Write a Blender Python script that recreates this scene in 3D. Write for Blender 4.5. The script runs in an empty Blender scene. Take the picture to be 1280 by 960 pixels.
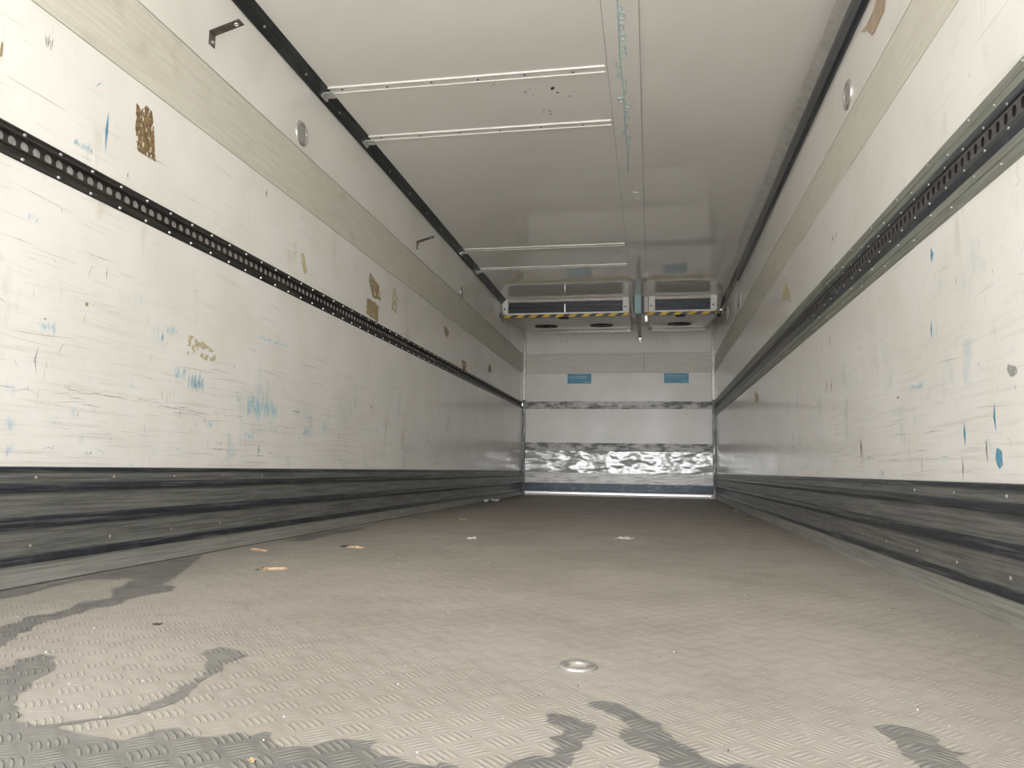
import bpy, bmesh, math, random
from mathutils import Vector, Matrix, noise as mnoise
random.seed(7)
S = bpy.context.scene
COL = S.collection

# ------------------------------------------------------------------ camera
A, B, D, H = 1.654, 0.806, 9.789, 2.24         # left wall x=-A, right wall x=B, front bulkhead y=D, ceiling z=H
Y0 = -0.35                                      # open rear end of the load space
CZ, F = 0.3298, 940.2
YAW, PITCH, ROLL = -0.18275, 0.11275, 0.01624
fw = Vector((math.sin(YAW)*math.cos(PITCH), math.cos(YAW)*math.cos(PITCH), math.sin(PITCH)))
r0 = Vector((math.cos(YAW), -math.sin(YAW), 0)); u0 = r0.cross(fw)
rt = r0*math.cos(ROLL)+u0*math.sin(ROLL); up = -r0*math.sin(ROLL)+u0*math.cos(ROLL)
cd = bpy.data.cameras.new('camera'); cam = bpy.data.objects.new('camera', cd); COL.objects.link(cam)
cd.sensor_width = 36; cd.lens = F/1280*36; cd.clip_start = .02
M = Matrix((rt, up, -fw)).transposed().to_4x4(); M.translation = (0, 0, CZ)
cam.matrix_world = M; S.camera = cam
S.view_settings.view_transform = 'Standard'; S.view_settings.look = 'None'
S.view_settings.exposure = 0.07; S.view_settings.gamma = 1; S.view_settings.use_curve_mapping = False
S.cycles.use_denoising = True; S.cycles.max_bounces = 14; S.cycles.diffuse_bounces = 10; S.cycles.glossy_bounces = 6

# ------------------------------------------------------------------ light: bright sky and a sun that lights the yard behind the open rear end
SKY, SUN = 5.3, 26.0
w = bpy.data.worlds.new('sky'); S.world = w; w.use_nodes = True
bg = w.node_tree.nodes['Background']; bg.inputs[0].default_value = (.955, .975, 1, 1); bg.inputs[1].default_value = SKY
_n = w.node_tree.nodes; _l = w.node_tree.links      # hazier, brighter sky low down behind the vehicle
_tc = _n.new('ShaderNodeTexCoord'); _d = _n.new('ShaderNodeVectorMath'); _d.operation = 'DOT_PRODUCT'; _d.inputs[1].default_value = (0, -.995, .10)
_r = _n.new('ShaderNodeMapRange'); _r.interpolation_type = 'SMOOTHSTEP'
for _i, _v in ((1, .90), (2, 1.0), (3, SKY*.92), (4, SKY*2.1)): _r.inputs[_i].default_value = _v
_l.new(_tc.outputs['Generated'], _d.inputs[0]); _l.new(_d.outputs['Value'], _r.inputs[0]); _l.new(_r.outputs[0], bg.inputs[1])
sl = bpy.data.lights.new('sun', 'SUN'); sl.energy = SUN; sl.angle = math.radians(3); sl.color = (1, .96, .90)
so = bpy.data.objects.new('sun', sl); COL.objects.link(so); so.location = (0, -6, 3)
so.rotation_euler = Vector((-.35, -.45, -.8)).to_track_quat('-Z', 'Y').to_euler()

# sampling portal for the world light: it marks the opening and gives off no light of its own
pl_ = bpy.data.lights.new('opening_portal', 'AREA'); pl_.shape = 'RECTANGLE'; pl_.size = A+B; pl_.size_y = H; pl_.cycles.is_portal = True
po = bpy.data.objects.new('opening_portal', pl_); COL.objects.link(po); po.location = ((B-A)/2, Y0+.01, H/2); po.rotation_euler = (math.radians(90), 0, 0)

def on(px, py, ax, val):                        # the point of a real plane (x, y or z = val) seen at a pixel of the 1280x960 frame
    d = fw + rt*((px-640)/F) - up*((py-480)/F)
    o = Vector((0, 0, CZ)); t = (val-o[ax])/d[ax]
    return o+d*t

# ------------------------------------------------------------------ node helper
class NB:
    def __init__(s, name):
        s.m = bpy.data.materials.new(name); s.m.use_nodes = True; s.t = s.m.node_tree; s.n = s.t.nodes
        s.b = s.n['Principled BSDF']; s.tc = s.n.new('ShaderNodeTexCoord').outputs['Object']
    def put(s, sock, v):
        if isinstance(v, (int, float)): sock.default_value = v
        elif isinstance(v, tuple): sock.default_value = v if len(v) != 3 or sock.type == 'VECTOR' else (*v, 1)
        else: s.t.links.new(v, sock)
    def op(s, o, a, b=0.0, c=0.0):
        n = s.n.new('ShaderNodeMath'); n.operation = o
        s.put(n.inputs[0], a); s.put(n.inputs[1], b); s.put(n.inputs[2], c); return n.outputs[0]
    def xyz(s):
        n = s.n.new('ShaderNodeSeparateXYZ'); s.put(n.inputs[0], s.tc); return n.outputs
    def noise(s, scale=(1, 1, 1), sc=1.0, det=4, rough=.55, off=(0, 0, 0)):
        mp = s.n.new('ShaderNodeMapping'); s.put(mp.inputs[0], s.tc); mp.inputs['Scale'].default_value = scale; mp.inputs['Location'].default_value = off
        n = s.n.new('ShaderNodeTexNoise'); s.put(n.inputs['Vector'], mp.outputs[0])
        n.inputs['Scale'].default_value = sc; n.inputs['Detail'].default_value = det; n.inputs['Roughness'].default_value = rough
        return n.outputs[0]
    def ramp(s, v, lo, hi, a=0.0, b=1.0):
        n = s.n.new('ShaderNodeMapRange'); n.interpolation_type = 'SMOOTHSTEP'
        for i, x in enumerate((v, lo, hi, a, b)): s.put(n.inputs[i], x)
        return n.outputs[0]
    def mix(s, f, a, b, mode='MIX'):
        n = s.n.new('ShaderNodeMix'); n.data_type = 'RGBA'; n.blend_type = mode
        s.put(n.inputs[0], f); s.put(n.inputs[6], a); s.put(n.inputs[7], b); return n.outputs[2]
    def mul(s, a, b): return s.op('MULTIPLY', a, b)
    def out(s, col, rough=.5, metal=0.0, height=None, dist=.001, strength=1.0, spec=None):
        s.put(s.b.inputs['Base Color'], col); s.put(s.b.inputs['Roughness'], rough); s.put(s.b.inputs['Metallic'], metal)
        if spec is not None: s.put(s.b.inputs['Specular IOR Level'], spec)
        if height is not None:
            n = s.n.new('ShaderNodeBump'); n.inputs['Distance'].default_value = dist; n.inputs['Strength'].default_value = strength
            s.put(n.inputs['Height'], height); s.t.links.new(n.outputs[0], s.b.inputs['Normal'])
        return s.m

def plain(name, col, rough=.5, metal=0.0, var=.15, sc=30, spec=None):
    b = NB(name); n = b.noise(sc=sc)
    c = b.mix(b.ramp(n, .3, .7), col, tuple(x*(1-var) for x in col)); return b.out(c, rough, metal, spec=spec)

def wall_mat(name, base, rough=.3, wear=1.0, side=True, marks=True):
    b = NB(name); x, y, z = b.xyz()
    ln = (1, 2.2, 70) if side else (2.2, 1, 70); vn = (1, 90, 5) if side else (90, 1, 5)
    big = b.noise(sc=2.5, det=5)
    c = b.mix(b.ramp(big, .35, .7), base, (base[0]*.93, base[1]*.925, base[2]*.90))
    gate = b.ramp(b.noise(sc=3.1, off=(5, 2, 1)), .42, .66)
    scr = b.mul(b.ramp(b.noise(ln, 1.6, 5, .65), .60, .70), gate)
    c = b.mix(b.mul(scr, .35*wear), c, (.30, .27, .22))
    scv = b.mul(b.ramp(b.noise(vn, 1.2, 5, .6, (3, 1, 8)), .64, .74), b.ramp(b.noise(sc=5, off=(9, 9, 2)), .5, .68))
    c = b.mix(b.mul(scv, .3*wear), c, (.25, .25, .25))
    sp = b.ramp(b.noise(sc=60, det=5, rough=.7, off=(2, 8, 1)), .70, .76)
    c = b.mix(b.mul(sp, .5*wear), c, (.32, .27, .2))
    if marks:
        low = b.ramp(z, 1.05, .35)
        bl = b.mul(b.mul(b.ramp(b.noise((1, 1, .8), 7, 4, .6, (1, 6, 3)), .56, .68), b.ramp(b.noise(vn, .7, 4, .7), .42, .6)), b.ramp(z, 1.1, .6, .15, 1))
        c = b.mix(b.mul(bl, .30*wear), c, (.22, .50, .60))
        ye = b.mul(b.ramp(b.noise((1, 1, .5), 4, 5, .6, (7, 3, 3)), .60, .72), b.ramp(b.noise(vn, .5, 4, .7, (4, 4, 4)), .4, .6))
        c = b.mix(b.mul(ye, .35*wear), c, (.50, .42, .26))
        gr = b.mul(low, b.ramp(b.noise(ln, 1.1, 6, .7, (0, 3, 5)), .50, .72))
        c = b.mix(b.mul(gr, .30*wear), c, (.34, .32, .28))
    h = b.noise(sc=1.6, det=1)
    return b.out(c, b.ramp(big, .3, .7, rough, rough+.05), 0, spec=.6)

WALL = wall_mat('white_grp_worn', (.90, .88, .84), .15)
WALLTOP = wall_mat('white_grp_clean', (.88, .86, .82), .13, .35, marks=False)
BACK = wall_mat('bulkhead_white', (.89, .86, .80), .30, .5, side=False, marks=False)
def streak(name, c1, c2, lo=.4, hi=.62, rough=.4, metal=.5, ln=(2, 2, 90), sc=1.2, bump=.0006):
    b = NB(name); n = b.noise(ln, sc, 6, .7); m2 = b.noise(sc=8, det=6, rough=.7)
    c = b.mix(b.ramp(n, lo, hi), c1, c2); c = b.mix(b.mul(b.ramp(m2, .5, .75), .45), c, c2)
    return b.out(c, rough, metal, n, bump, .6)
def band_mat(side):
    b = NB('beige_board'); ln = (1, 3, 60) if side else (3, 1, 60)
    n = b.noise(ln, 1.3, 6, .65); m2 = b.noise(sc=6, det=5, off=(3, 0, 0))
    c = b.mix(b.ramp(n, .35, .68), (.70, .68, .59), (.62, .60, .51))
    c = b.mix(b.mul(b.ramp(m2, .55, .75), .5), c, (.50, .47, .37))
    return b.out(c, .42, 0, n, .001, .4)
BAND, BANDB = band_mat(True), streak('bulkhead_board', (.78, .75, .67), (.70, .665, .58), rough=.4, metal=0, ln=(3, 1, 60))
def ceil_mat():
    b = NB('ceiling_gloss_white'); n = b.noise(sc=2, det=4); w_ = b.noise((1, .35, 1), 1.6, 1)
    c = b.mix(b.ramp(n, .3, .7), (.885, .865, .83), (.85, .83, .79))
    sp = b.ramp(b.noise(sc=45, det=5, rough=.7), .73, .78); c = b.mix(b.mul(sp, .5), c, (.4, .33, .25))
    return b.out(c, .04, 0, spec=.9)
CEIL = ceil_mat()
def tread_height(b):                            # five-bar tread pattern turned 45 degrees
    x, y, z = b.xyz(); s = .046
    u = b.op('DIVIDE', b.op('SUBTRACT', b.mul(b.op('ADD', x, y), .70711), .105), s)
    v = b.op('DIVIDE', b.op('SUBTRACT', b.mul(b.op('SUBTRACT', y, x), .70711), 1.0), s)
    fu, fv = b.op('FLOOR', u), b.op('FLOOR', v)
    par = b.op('FLOORED_MODULO', b.op('ADD', fu, fv), 2.0) if False else b.op('PINGPONG', b.op('ADD', fu, fv), 1.0)
    lu, lv = b.op('FRACT', u), b.op('FRACT', v)
    ipar = b.op('SUBTRACT', 1.0, par)
    a = b.op('ADD', b.mul(lu, ipar), b.mul(lv, par)); c = b.op('ADD', b.mul(lv, ipar), b.mul(lu, par))
    da = b.op('ABSOLUTE', b.op('SUBTRACT', b.op('FRACT', b.mul(a, 5.0)), .5))       # 0 at the bar's middle line
    dc = b.op('ABSOLUTE', b.op('SUBTRACT', c, .5))
    e = b.op('ADD', b.op('POWER', b.op('DIVIDE', da, .34), 2.0), b.op('POWER', b.op('DIVIDE', dc, .40), 2.0))
    bar = b.ramp(e, 1.0, .25)
    return bar, (x, y, z)
def floor_mat(wet):
    b = NB('wet_tread_plate' if wet else 'dusty_tread_plate'); bar, (x, y, z) = tread_height(b)
    n1, n2 = b.noise(sc=2.3, det=6), b.noise((12, 90, 1), 1, 4, .6)
    n3 = b.noise(sc=9, det=6, rough=.7, off=(4, 4, 0)); n4 = b.noise((60, 6, 1), 1, 5, .7)
    if wet:
        c = b.mix(b.ramp(n3, .35, .7), (.225, .216, .20), (.165, .158, .145)); c = b.mix(b.mul(bar, .4), c, (.36, .345, .31))
        return b.out(c, b.ramp(n3, .3, .7, .28, .42), .25, b.op('ADD', bar, b.mul(n2, .35)), .0013, 1)
    c = b.mix(b.ramp(n1, .3, .7), (.375, .345, .30), (.30, .27, .228))
    c = b.mix(b.mul(b.ramp(n3, .5, .72), .45), c, (.24, .215, .18))
    c = b.mix(b.mul(b.ramp(n4, .55, .75), .3), c, (.50, .48, .44))
    c = b.mix(b.mul(bar, .16), c, (.60, .58, .54))
    deep = b.ramp(y, 2.0, 7.5)                  # floor colour turns darker and browner towards the bulkhead
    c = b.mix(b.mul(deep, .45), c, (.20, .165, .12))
    return b.out(c, b.ramp(n3, .3, .7, .48, .62), .15, b.op('ADD', bar, b.mul(n2, .4)), .0010, 1)
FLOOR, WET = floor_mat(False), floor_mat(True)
SKG = streak('skirting_grey', (.30, .30, .285), (.15, .152, .15))
SKD = streak('skirting_rubbed', (.035, .04, .05), (.16, .165, .165), .50, .64, .35, .4)
SKF = streak('skirting_foot_grey', (.36, .36, .33), (.24, .24, .21), rough=.5, metal=.3)
RAILG = streak('rail_flange_grey', (.33, .345, .30), (.25, .262, .225), rough=.45, metal=.4)
RAILD = streak('rail_black', (.035, .032, .03), (.075, .07, .062), rough=.42, metal=.5)
RAILC = streak('rail_lip_navy', (.06, .065, .075), (.13, .135, .14), .5, .66, .35, .4)
WEB = streak('rail_web_worn', (.17, .16, .15), (.09, .083, .078), rough=.4, metal=.4)
COVE = streak('black_cove', (.03, .033, .035), (.07, .075, .075), rough=.4, metal=.3)
COVB = streak('navy_cove', (.012, .016, .026), (.10, .12, .15), .60, .72, rough=.25, metal=.2, ln=(3, 3, 40))
SCUF = streak('scuffed_strip', (.55, .53, .49), (.05, .045, .04), .44, .60, .4, .05, (3.5, 3, 10), 1.3)
SCUD = streak('dark_scuffed_post', (.05, .05, .048), (.35, .34, .32), .5, .66, .35, .5, (30, 30, 5), 1.0)
SILL = streak('dark_sill', (.03, .04, .05), (.16, .17, .17), .55, .7, .35, .5, (10, 10, 30), 1)
KICK = streak('lined_kick_metal', (.74, .72, .68), (.26, .235, .20), .46, .66, .35, .1, (4, 4, 60), 1.2)
def dent_mat():
    b = NB('dented_steel_sheet'); n = b.noise((3.3, 1, 6.0), 1.0, 2, .5); m2 = b.noise((5, 1, 9), 1, 5, .7, (4, 1, 1))
    c = b.mix(b.mul(b.ramp(m2, .5, .75), .5), (.56, .55, .53), (.30, .285, .26))
    return b.out(c, .10, .08, n, .05, .55, spec=.45)
DENT = dent_mat()
WHITE = plain('white_enamel', (.88, .87, .84), .35, 0, .08)
TRIMW = plain('pale_trim', (.66, .64, .60), .35, .2, .2, 15)
ALU = plain('bright_aluminium', (.72, .71, .69), .3, .75, .15)
RIV = plain('dull_rivet', (.34, .33, .30), .45, .5, .3)
CHROME = plain('chrome', (.75, .74, .72), .18, .9, .1)
STEEL = plain('worn_steel', (.22, .19, .165), .35, .7, .35)
BLACK = plain('black_plastic', (.012, .012, .013), .45, 0, .2)
GREYD = plain('grey_lens', (.42, .41, .39), .4, 0, .15)
GREYH = plain('grey_dome', (.60, .58, .55), .35, .3, .3, 60)
FINS = plain('cooling_fins', (.07, .075, .085), .35, .7, .3)
CASE = plain('evaporator_casing', (.50, .47, .43), .3, .1, .1)
HY, HB = plain('hazard_yellow', (.85, .56, .03), .4, 0, .25), plain('hazard_black', (.02, .018, .016), .4)
CYB = plain('pale_blue_plastic', (.42, .60, .62), .5, 0, .25, 60)
STK = plain('sticker_cyan', (.02, .30, .47), .35, 0, .1)
PRN = plain('sticker_print', (.55, .74, .80), .5)
SEAM = plain('seam_dark', (.20, .18, .14), .7)
WOOD = plain('splintered_wood', (.55, .38, .24), .7, 0, .35, 90)
WOODD = plain('charred_wood', (.08, .06, .045), .8)
BOARD = streak('exposed_brown_board', (.30, .205, .10), (.16, .105, .05), .4, .6, .8, 0, (20, 20, 20), 3)
TAN = plain('tan_residue', (.44, .345, .20), .8, 0, .35, 80)
PALEY = plain('pale_yellow_residue', (.60, .54, .36), .8, 0, .2, 80)
TAPE = plain('brown_tape', (.52, .39, .27), .45, 0, .2, 20)
BLUE, PBLU = plain('blue_marker', (.13, .36, .50), .6, 0, .3, 90), plain('pale_blue_rub', (.50, .69, .76), .6, 0, .2, 90)
DSCR, LSCR = plain('dark_scratch', (.33, .30, .26), .7, 0, .4, 50), plain('faint_scratch', (.68, .65, .59), .6, 0, .2, 50)
RUST = plain('rust_spot', (.22, .10, .06), .8)
GLUE = plain('blue_green_sealant', (.40, .60, .60), .5, 0, .2, 60)
PAPER = plain('white_film', (.72, .73, .73), .4, 0, .15)
RINGM = plain('worn_ring_metal', (.48, .46, .42), .35, .6, .3)
GRITM = plain('light_grit', (.72, .69, .62), .7)
ASPH = plain('outside_concrete', (.63, .62, .605), .9, 0, .3, 4)

# ------------------------------------------------------------------ mesh helpers
def obj(name, bm, mats, parent=None, smooth=False):
    me = bpy.data.meshes.new(name); bm.normal_update(); bm.to_mesh(me); bm.free()
    for m in (mats if isinstance(mats, (list, tuple)) else [mats]): me.materials.append(m)
    if smooth:
        for p in me.polygons: p.use_smooth = True
    o = bpy.data.objects.new(name, me); COL.objects.link(o)
    if parent is not None: o.parent = parent
    return o
def struct(name, bm, mats, parent=None):
    o = obj(name, bm, mats, parent)
    if parent is None: o['kind'] = 'structure'
    return o
def tag(o, label, cat, group=None, kind=None):
    o['label'] = label; o['category'] = cat
    if group: o['group'] = group
    if kind: o['kind'] = kind
    return o
def thing(name, label, cat, loc, group=None):
    o = bpy.data.objects.new(name, None); COL.objects.link(o); o.location = loc; o.empty_display_size = .05
    PEND.append(o); return tag(o, label, cat, group)
PEND = []
def child(name, bm, mats, t, smooth=False):     # mesh made in world coordinates, rebased on its thing
    for v in bm.verts: v.co -= t.location
    return obj(name, bm, mats, t, smooth)
def box(bm, x0, x1, y0, y1, z0, z1, mi=0, bev=0):
    vs = [bm.verts.new((x, y, z)) for x in (x0, x1) for y in (y0, y1) for z in (z0, z1)]
    fs = [bm.faces.new([vs[i] for i in q]) for q in ((0, 1, 3, 2), (4, 6, 7, 5), (0, 4, 5, 1), (2, 3, 7, 6), (0, 2, 6, 4), (1, 5, 7, 3))]
    for f in fs: f.material_index = mi
    if bev:
        es = list({e for f in fs for e in f.edges}); bmesh.ops.bevel(bm, geom=es, offset=bev, segments=2, affect='EDGES', profile=.6)
    return bm
def BX(*a, **k): return box(bmesh.new(), *a, **k)
def extrude_y(bm, prof, y0, y1, mids=None, close=False):    # prof = [(x, z)], strip along y
    A0 = [bm.verts.new((x, y0, z)) for x, z in prof]; A1 = [bm.verts.new((x, y1, z)) for x, z in prof]
    n = len(prof)
    for i in range(n if close else n-1):
        j = (i+1) % n; f = bm.faces.new((A0[i], A1[i], A1[j], A0[j]))
        if mids: f.material_index = mids[i]
    if close: bm.faces.new(A0); bm.faces.new(A1[::-1])
    return bm
def cyl(bm, p, ax, r, l, n=24, r2=None, mi=0):
    ax = Vector(ax).normalized(); q = ax.to_track_quat('Z', 'Y').to_matrix().to_4x4()
    r_ = bmesh.ops.create_cone(bm, cap_ends=True, segments=n, radius1=r, radius2=r if r2 is None else r2, depth=l, matrix=Matrix.Translation(Vector(p)+ax*l/2) @ q)
    for f in {f for v in r_['verts'] for f in v.link_faces}: f.material_index = mi
    return bm
def ring(bm, p, ax, R, r, n=32, m=8, flat=1.0, mi=0):
    ax = Vector(ax).normalized(); q = ax.to_track_quat('Z', 'Y').to_matrix(); p = Vector(p); g = []
    for i in range(n):
        a = 2*math.pi*i/n; row = []
        for j in range(m):
            c = 2*math.pi*j/m; row.append(bm.verts.new(p+q @ Vector(((R+r*math.cos(c))*math.cos(a), (R+r*math.cos(c))*math.sin(a), r*flat*math.sin(c)))))
        g.append(row)
    for i in range(n):
        for j in range(m):
            f = bm.faces.new((g[i][j], g[(i+1) % n][j], g[(i+1) % n][(j+1) % m], g[i][(j+1) % m])); f.material_index = mi
    return bm
def tube(bm, pts, r, n=8, mi=0):
    pts = [Vector(p) for p in pts]; prev = None
    for k, p in enumerate(pts):
        d = (pts[min(k+1, len(pts)-1)]-pts[max(k-1, 0)]).normalized(); q = d.to_track_quat('Z', 'Y').to_matrix()
        row = [bm.verts.new(p+q @ Vector((r*math.cos(2*math.pi*j/n), r*math.sin(2*math.pi*j/n), 0))) for j in range(n)]
        if prev:
            for j in range(n):
                f = bm.faces.new((prev[j], prev[(j+1) % n], row[(j+1) % n], row[j])); f.material_index = mi
        else: bm.faces.new(row)
        prev = row
    bm.faces.new(prev); return bm

# ------------------------------------------------------------------ the shell
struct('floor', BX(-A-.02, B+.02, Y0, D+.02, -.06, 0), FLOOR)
ceiling = struct('ceiling', BX(-A-.02, B+.02, Y0, D+.02, H, H+.06), CEIL)
RL, RR = (1.125, 1.21), (1.031, 1.241)          # load rail heights on the two side walls
def side_wall(name, X, sgn, rail):              # sgn +1: inner face looks towards +x
    T = .05
    def sl(z0, z1, inset=0):
        a, b = X-sgn*(T), X-sgn*inset; return (min(a, b), max(a, b), Y0, D+.02, z0, z1)
    root = struct(name, BX(min(X-sgn*T, X-sgn*.09), max(X-sgn*T, X-sgn*.09), Y0, D+.02, 0, H), WALLTOP)
    obj('lower_panel', BX(*sl(0, rail[0]+.004)), WALL, root)
    obj('middle_panel', BX(*sl(rail[1]-.004, 1.578)), WALL, root)
    obj('top_panel', BX(*sl(1.846 if sgn > 0 else 1.80, H)), WALLTOP, root)
    zt = 1.842 if sgn > 0 else 1.797
    yj = 3.37 if sgn > 0 else 3.242             # board joint
    b = box(BX(*(sl(1.582, zt, .001)[:2]), Y0, yj-.002, 1.582, zt), *(sl(1.582, zt, .001)[:2]), yj+.002, D+.02, 1.582, zt)
    obj('beige_board', b, BAND, root)
    b = bmesh.new()
    for z in (1.580, zt+.002): box(b, *(sl(z, z, .004)[:2]), Y0, D, z-.004, z+.004)
    box(b, *(sl(0, 0, .003)[:2]), yj-.003, yj+.003, 1.582, zt)
    obj('board_seam', b, SEAM, root)
    return root
wall_left = side_wall('wall_left', -A, 1, RL)
wall_right = side_wall('wall_right', B, -1, RR)

# front bulkhead
wb = struct('wall_back', BX(-A, B, D+.02, D+.07, 0, H), BACK)
obj('top_panel', BX(-A, B, D, D+.02, 1.853, H), BACK, wb)
b = BX(-A, -.078, D+.001, D+.02, 1.600, 1.850); box(b, -.074, B, D+.001, D+.02, 1.600, 1.850); obj('beige_board', b, BANDB, wb)
b = BX(-A, B, D+.005, D+.02, 1.849, 1.854); box(b, -A, B, D+.005, D+.02, 1.596, 1.601); box(b, -.078, -.074, D+.006, D+.02, 1.6, 1.85); obj('board_seam', b, SEAM, wb)
obj('middle_panel', BX(-A, B, D, D+.02, 1.222, 1.597), BACK, wb)
obj('lower_panel', BX(-A, B, D, D+.02, .683, 1.126), BACK, wb)
def grid_xz(x0, x1, z0, z1, y, nx, nz, f):
    bm = bmesh.new(); g = [[bm.verts.new((x0+(x1-x0)*i/nx, y+f(x0+(x1-x0)*i/nx, z0+(z1-z0)*j/nz), z0+(z1-z0)*j/nz)) for j in range(nz+1)] for i in range(nx+1)]
    for i in range(nx):
        for j in range(nz): bm.faces.new((g[i][j], g[i+1][j], g[i+1][j+1], g[i][j+1]))
    return bm
obj('dented_panel', grid_xz(-A, B, .295, .578, D-.004, 160, 24, lambda x, z: .006*mnoise.noise(Vector((x*3.0, 3, z*6.5)))), DENT, wb, True)
b = BX(-A, B, D-.006, D+.02, .163, .297)
for k in range(5): box(b, -A, B, D-.009, D, .172+k*.026, .176+k*.026)
obj('kick_plate', b, KICK, wb)
for z0, z1 in ((.578, .683), (1.126, 1.222)):
    t = struct('trim_%d' % (7 if z0 < 1 else 8), BX(-A+.03, B-.03, D-.014, D+.01, z0, z1, bev=.003), SCUF)
    for k in range(9): obj('rivet', cyl(bmesh.new(), (-A+.2+k*.26, D-.013, (z0+z1)/2), (0, -1, 0), .008, .005, 10), STEEL, t)
t = struct('trim_9', BX(-A+.03, B-.03, D-.03, D+.01, .062, .163, bev=.004), SILL)
obj('white_lip', BX(-A+.04, B-.06, D-.045, D-.028, .020, .050, bev=.003), ALU, t)
for (x0, x1, n) in ((-A, -A+.034, 5), (B-.036, B, 6)):
    t = struct('trim_%d' % n, BX(x0, x1, D-.04, D, 1.24, H-.02, bev=.003), TRIMW)
    obj('lower_post', BX(x0, x1, D-.05, D, 0, 1.24, bev=.003), SCUD, t)
    for k in range(7): obj('rivet', cyl(bmesh.new(), ((x0+x1)/2, D-.039, 1.3+k*.13), (0, -1, 0), .006, .005, 8), STEEL, t)

# coves along the ceiling corners
b = extrude_y(bmesh.new(), [(-A, H-.048), (-A+.004, H-.052), (-A+.022, H-.034), (-A+.030, H-.026), (-A+.050, H-.006), (-A+.053, H)], Y0, 8.25)
t = struct('trim_1', b, COVE)
for k in range(18): obj('rivet', cyl(bmesh.new(), (-A+.026, 1.2+k*.4, H-.031), (1, 0, -1), .006, .004, 8), ALU, t)
b = extrude_y(bmesh.new(), [(B, H-.165), (B-.012, H-.168), (B-.022, H-.150), (B-.028, H-.10), (B-.022, H-.06), (B-.010, H-.044), (B, H-.040)], Y0, 7.0)
struct('trim_2', b, COVB)
struct('trim_4', extrude_y(bmesh.new(), [(B-.058, H), (B-.055, H-.004), (B-.006, H-.032), (B, H-.044)], Y0, 8.2), TRIMW)
struct('trim_10', extrude_y(bmesh.new(), [(B, H-.10), (B-.016, H-.10), (B-.020, H-.06), (B-.014, H)], 7.0, 8.6), STEEL)
# ceiling joint plate
b = BX(-.192, -.040, Y0, D, H-.003, H); t = struct('trim_3', b, CEIL)
b = BX(-.0405, -.037, Y0, D, H-.0035, H); box(b, -.195, -.192, Y0, D, H-.0015, H); obj('joint_line', b, plain('joint_grey', (.42, .41, .38), .6), t)
b = bmesh.new(); pts = []
y = 2.3
while y < 4.7:
    pts.append((-.128+.003*math.sin(y*9), y, H-.004)); y += .02
tube(b, pts, .0027, 5)
y = 2.4
while y < 4.3:                                  # small curls of squeezed-out sealant
    L = random.uniform(.012, .03); sgn = random.choice((1, 1, 1, -1))
    tube(b, [(-.128+sgn*L*math.sin(a)*1.1, y+.03*(a/3)-.012*math.sin(a*2), H-.004) for a in [i*.33 for i in range(10)]], .0028, 5)
    y += random.uniform(.05, .11)
obj('sealant_bead', b, GLUE, t)
b = bmesh.new(); tube(b, [(-.11, 5.05, H-.005), (-.075, 5.06, H-.005), (-.078, 5.2, H-.005), (-.1, 5.16, H-.005)], .003, 5); obj('white_scratch', b, WHITE, t)

# skirting: ribbed extrusion; profile (outward, z, material)
def skirting(name, X, sgn):
    pr = [(.0, .316, 1), (.010, .314, 1), (.012, .302, 0), (.007, .298, 0), (.007, .272, 1), (.016, .268, 1), (.018, .256, 1), (.016, .246, 0), (.008, .240, 0), (.008, .182, 1),
          (.016, .177, 1), (.018, .162, 1), (.016, .150, 0), (.008, .145, 0), (.008, .080, 1), (.012, .074, 1), (.013, .056, 2), (.010, .050, 2), (.013, .026, 2), (.016, .008, 2), (.019, .002, 2), (.019, 0, 2)]
    b = extrude_y(bmesh.new(), [(X+sgn*o, z) for o, z, m in pr], Y0, D-.05, [m for o, z, m in pr])
    t = struct(name, b, [SKG, SKD, SKF])
    y = 1.19 if sgn > 0 else 1.3
    while y < D-.1:
        for z, o in ((.286, .007), (.103, .008)): obj('rivet', cyl(bmesh.new(), (X+sgn*o, y, z), (sgn, 0, 0), .006, .003, 10, .004), RIV, t)
        y += .305
    return t
sk = skirting('baseboard_left', -A, 1); obj('dirt_line', BX(-A+.019, -A+.024, Y0, D-.1, 0, .0025), plain('foot_dirt', (.05, .045, .035), .8), sk); skirting('baseboard_right', B, -1)

# ------------------------------------------------------------------ perforated load rails
def hole_plate(bm, x, y0, y1, z0, z1, pitch, ry, rz, depth, mi=0, mh=0, n=16):
    zc = (z0+z1)/2; k = int((y1-y0)/pitch)
    for i in range(k):
        c = y0+(i+.5)*pitch; hy, hz = pitch/2, (z1-z0)/2; o, q, d = [], [], []
        for j in range(n):
            a = 2*math.pi*j/n; ca, sa = math.cos(a), math.sin(a); s = 1/max(abs(ca), abs(sa))
            o.append(bm.verts.new((x, c+hy*ca*s, zc+hz*sa*s))); q.append(bm.verts.new((x, c+ry*ca, zc+rz*sa))); d.append(bm.verts.new((x+depth, c+ry*ca, zc+rz*sa)))
        for j in range(n):
            e = (j+1) % n
            bm.faces.new((o[j], o[e], q[e], q[j])).material_index = mi; bm.faces.new((q[j], q[e], d[e], d[j])).material_index = mh
def rivets(t, spots, r, mat):
    spots.sort(key=lambda s: s[1]); rest = bmesh.new()
    for i, (x, y, z, sg) in enumerate(spots):
        if i < 100: child('rivet', cyl(bmesh.new(), (x, y, z), (sg, 0, 0), r, .004, 10, r*.7), mat, t)
        else: cyl(rest, (x, y, z), (sg, 0, 0), r, .004, 6, r*.7)
    o = child('rivets', rest, mat, t); o['kind'] = 'stuff'
YR = 1.2
t = thing('load_rail', 'black perforated load rail with round grey holes along the left wall', 'load rail', (-A, YR, RL[0]))
X = -A
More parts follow.
